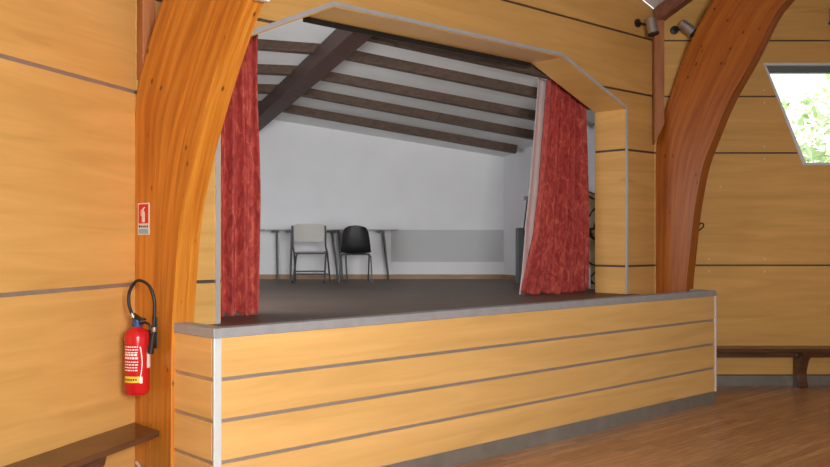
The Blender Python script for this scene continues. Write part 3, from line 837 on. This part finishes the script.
o = MB().prism([(0, 0), (.26, 0), (.26, .17), (0, .17)], (0, 0, 0), RT, UZ, RN, .0, .09).build('case', M['box_grey'], wbx, .006)
MB().prism([(-.012, -.014), (.272, -.014), (.272, .006), (-.012, .006)], (0, 0, 0), RT, UZ, RN, .0, .10).build('lower_edge', M['black'], wbx)

# cable at the foot of left arch
cb = MB().tube(catmull([V((-.036, .96, .19)), V((-.05, .86, .165)), V((-.06, .76, .13)), V((-.06, .66, .07)), V((-.055, .56, .010))], 6), .010, 8)
tag(cb.build('pale_cable', M['alu_white'], None, 0, True), 'pale cable lying at the foot of the left arch', 'cable')

# ================================================================== OUTSIDE: TREES BEYOND THE WINDOW
struct(MB().box((16, 10, -1.0), (30, 30, .1), -YAW).build('ground', M['concrete']))
def tree(lat, depth, h, r, label, seed, n=2200):
    rnd = random.Random(seed)
    p = CAM + RT * lat + FW * depth
    t = thing('garden_tree', label, 'tree', (p.x, p.y, -.95), 0, 'trees outside the window')
    MB().tube([(0, 0, 0), (.05, .02, h * .3), (0, .06, h * .6)], [.16, .12, .06], 10).build('trunk', M['bark'], t, 0, True)
    m = MB()
    for _ in range(n):
        while True:
            q = V((rnd.uniform(-1, 1), rnd.uniform(-1, 1), rnd.uniform(-1, 1)))
            if .3 < q.length < 1: break
        c = V((q.x * r, q.y * r, h * .62 + q.z * h * .36))
        s = rnd.uniform(.09, .20)
        a = V((rnd.uniform(-1, 1), rnd.uniform(-1, 1), rnd.uniform(-.6, .6))).normalized(); b = a.orthogonal().normalized(); 
        m.add([c - a * s, c + b * s * .5, c + a * s, c - b * s * .5], [(0, 1, 2, 3)])
    m.build('foliage', M['leaf'], t)
tree(7.3, 15.5, 5.6, 1.9, 'pale green tree outside, nearest behind the window', 1)
tree(11.6, 18, 6.6, 2.3, 'pale green tree outside, farther right behind the window', 2)

# ================================================================== CAMERA
cd = bpy.data.cameras.new('camera'); co = bpy.data.objects.new('camera', cd); C.objects.link(co)
cd.sensor_width = 36; cd.lens = 890 / 830 * 36; cd.clip_start = .05
fw = V((math.sin(YAW) * math.cos(PITCH), math.cos(YAW) * math.cos(PITCH), math.sin(PITCH))); up = RT.cross(fw)
co.matrix_world = Matrix(((RT.x, up.x, -fw.x, CAM.x), (RT.y, up.y, -fw.y, CAM.y), (RT.z, up.z, -fw.z, CAM.z), (0, 0, 0, 1)))
bpy.context.scene.camera = co

# ================================================================== LIGHT
def area(name, loc, target, size, size_y, power, col=(1, 1, 1), spread=PI):
    l = bpy.data.lights.new(name, 'AREA'); l.shape = 'RECTANGLE'; l.size = size; l.size_y = size_y; l.energy = power; l.color = col; l.spread = spread
    o = bpy.data.objects.new(name, l); C.objects.link(o); o.location = loc
    o.rotation_euler = (V(target) - V(loc)).to_track_quat('-Z', 'Y').to_euler(); return o
area('hall_key', (-2.5, -6.2, 2.15), (1.0, 1, .70), 1.7, 1.2, 260, (1, .99, .96), 2.2)  # unseen soft key lamp added behind the camera
area('hall_fill', (3.5, -8.5, 4.2), (3.5, 0, .5), 4.0, 2.5, 8, (.95, .98, 1))
area('side_window', (10.0, -5.0, 2.6), (4, -1, .6), 2.5, 1.6, 24, (.95, .98, 1))
area('stage_fill', (.55, 2.5, 2.0), (5.4, 4.8, 2.3), 1.2, 1.4, 75, (.97, .98, 1))  # unseen fill lamp added behind the left curtain to brighten the stage room
sl = bpy.data.lights.new('sun', 'SUN'); sl.energy = 7.5; sl.angle = .02
so = bpy.data.objects.new('sun', sl); C.objects.link(so); so.rotation_euler = (FW * .6 + V((0, 0, -.8)) + RT * -.15).to_track_quat('-Z', 'Y').to_euler()
wd = bpy.data.worlds.new('sky'); bpy.context.scene.world = wd; wd.use_nodes = True
wd.node_tree.nodes['Background'].inputs[0].default_value = (.93, .97, 1, 1); wd.node_tree.nodes['Background'].inputs[1].default_value = 1.6
vs_ = bpy.context.scene.view_settings; vs_.view_transform = 'Standard'; vs_.look = 'None'; vs_.exposure = 0
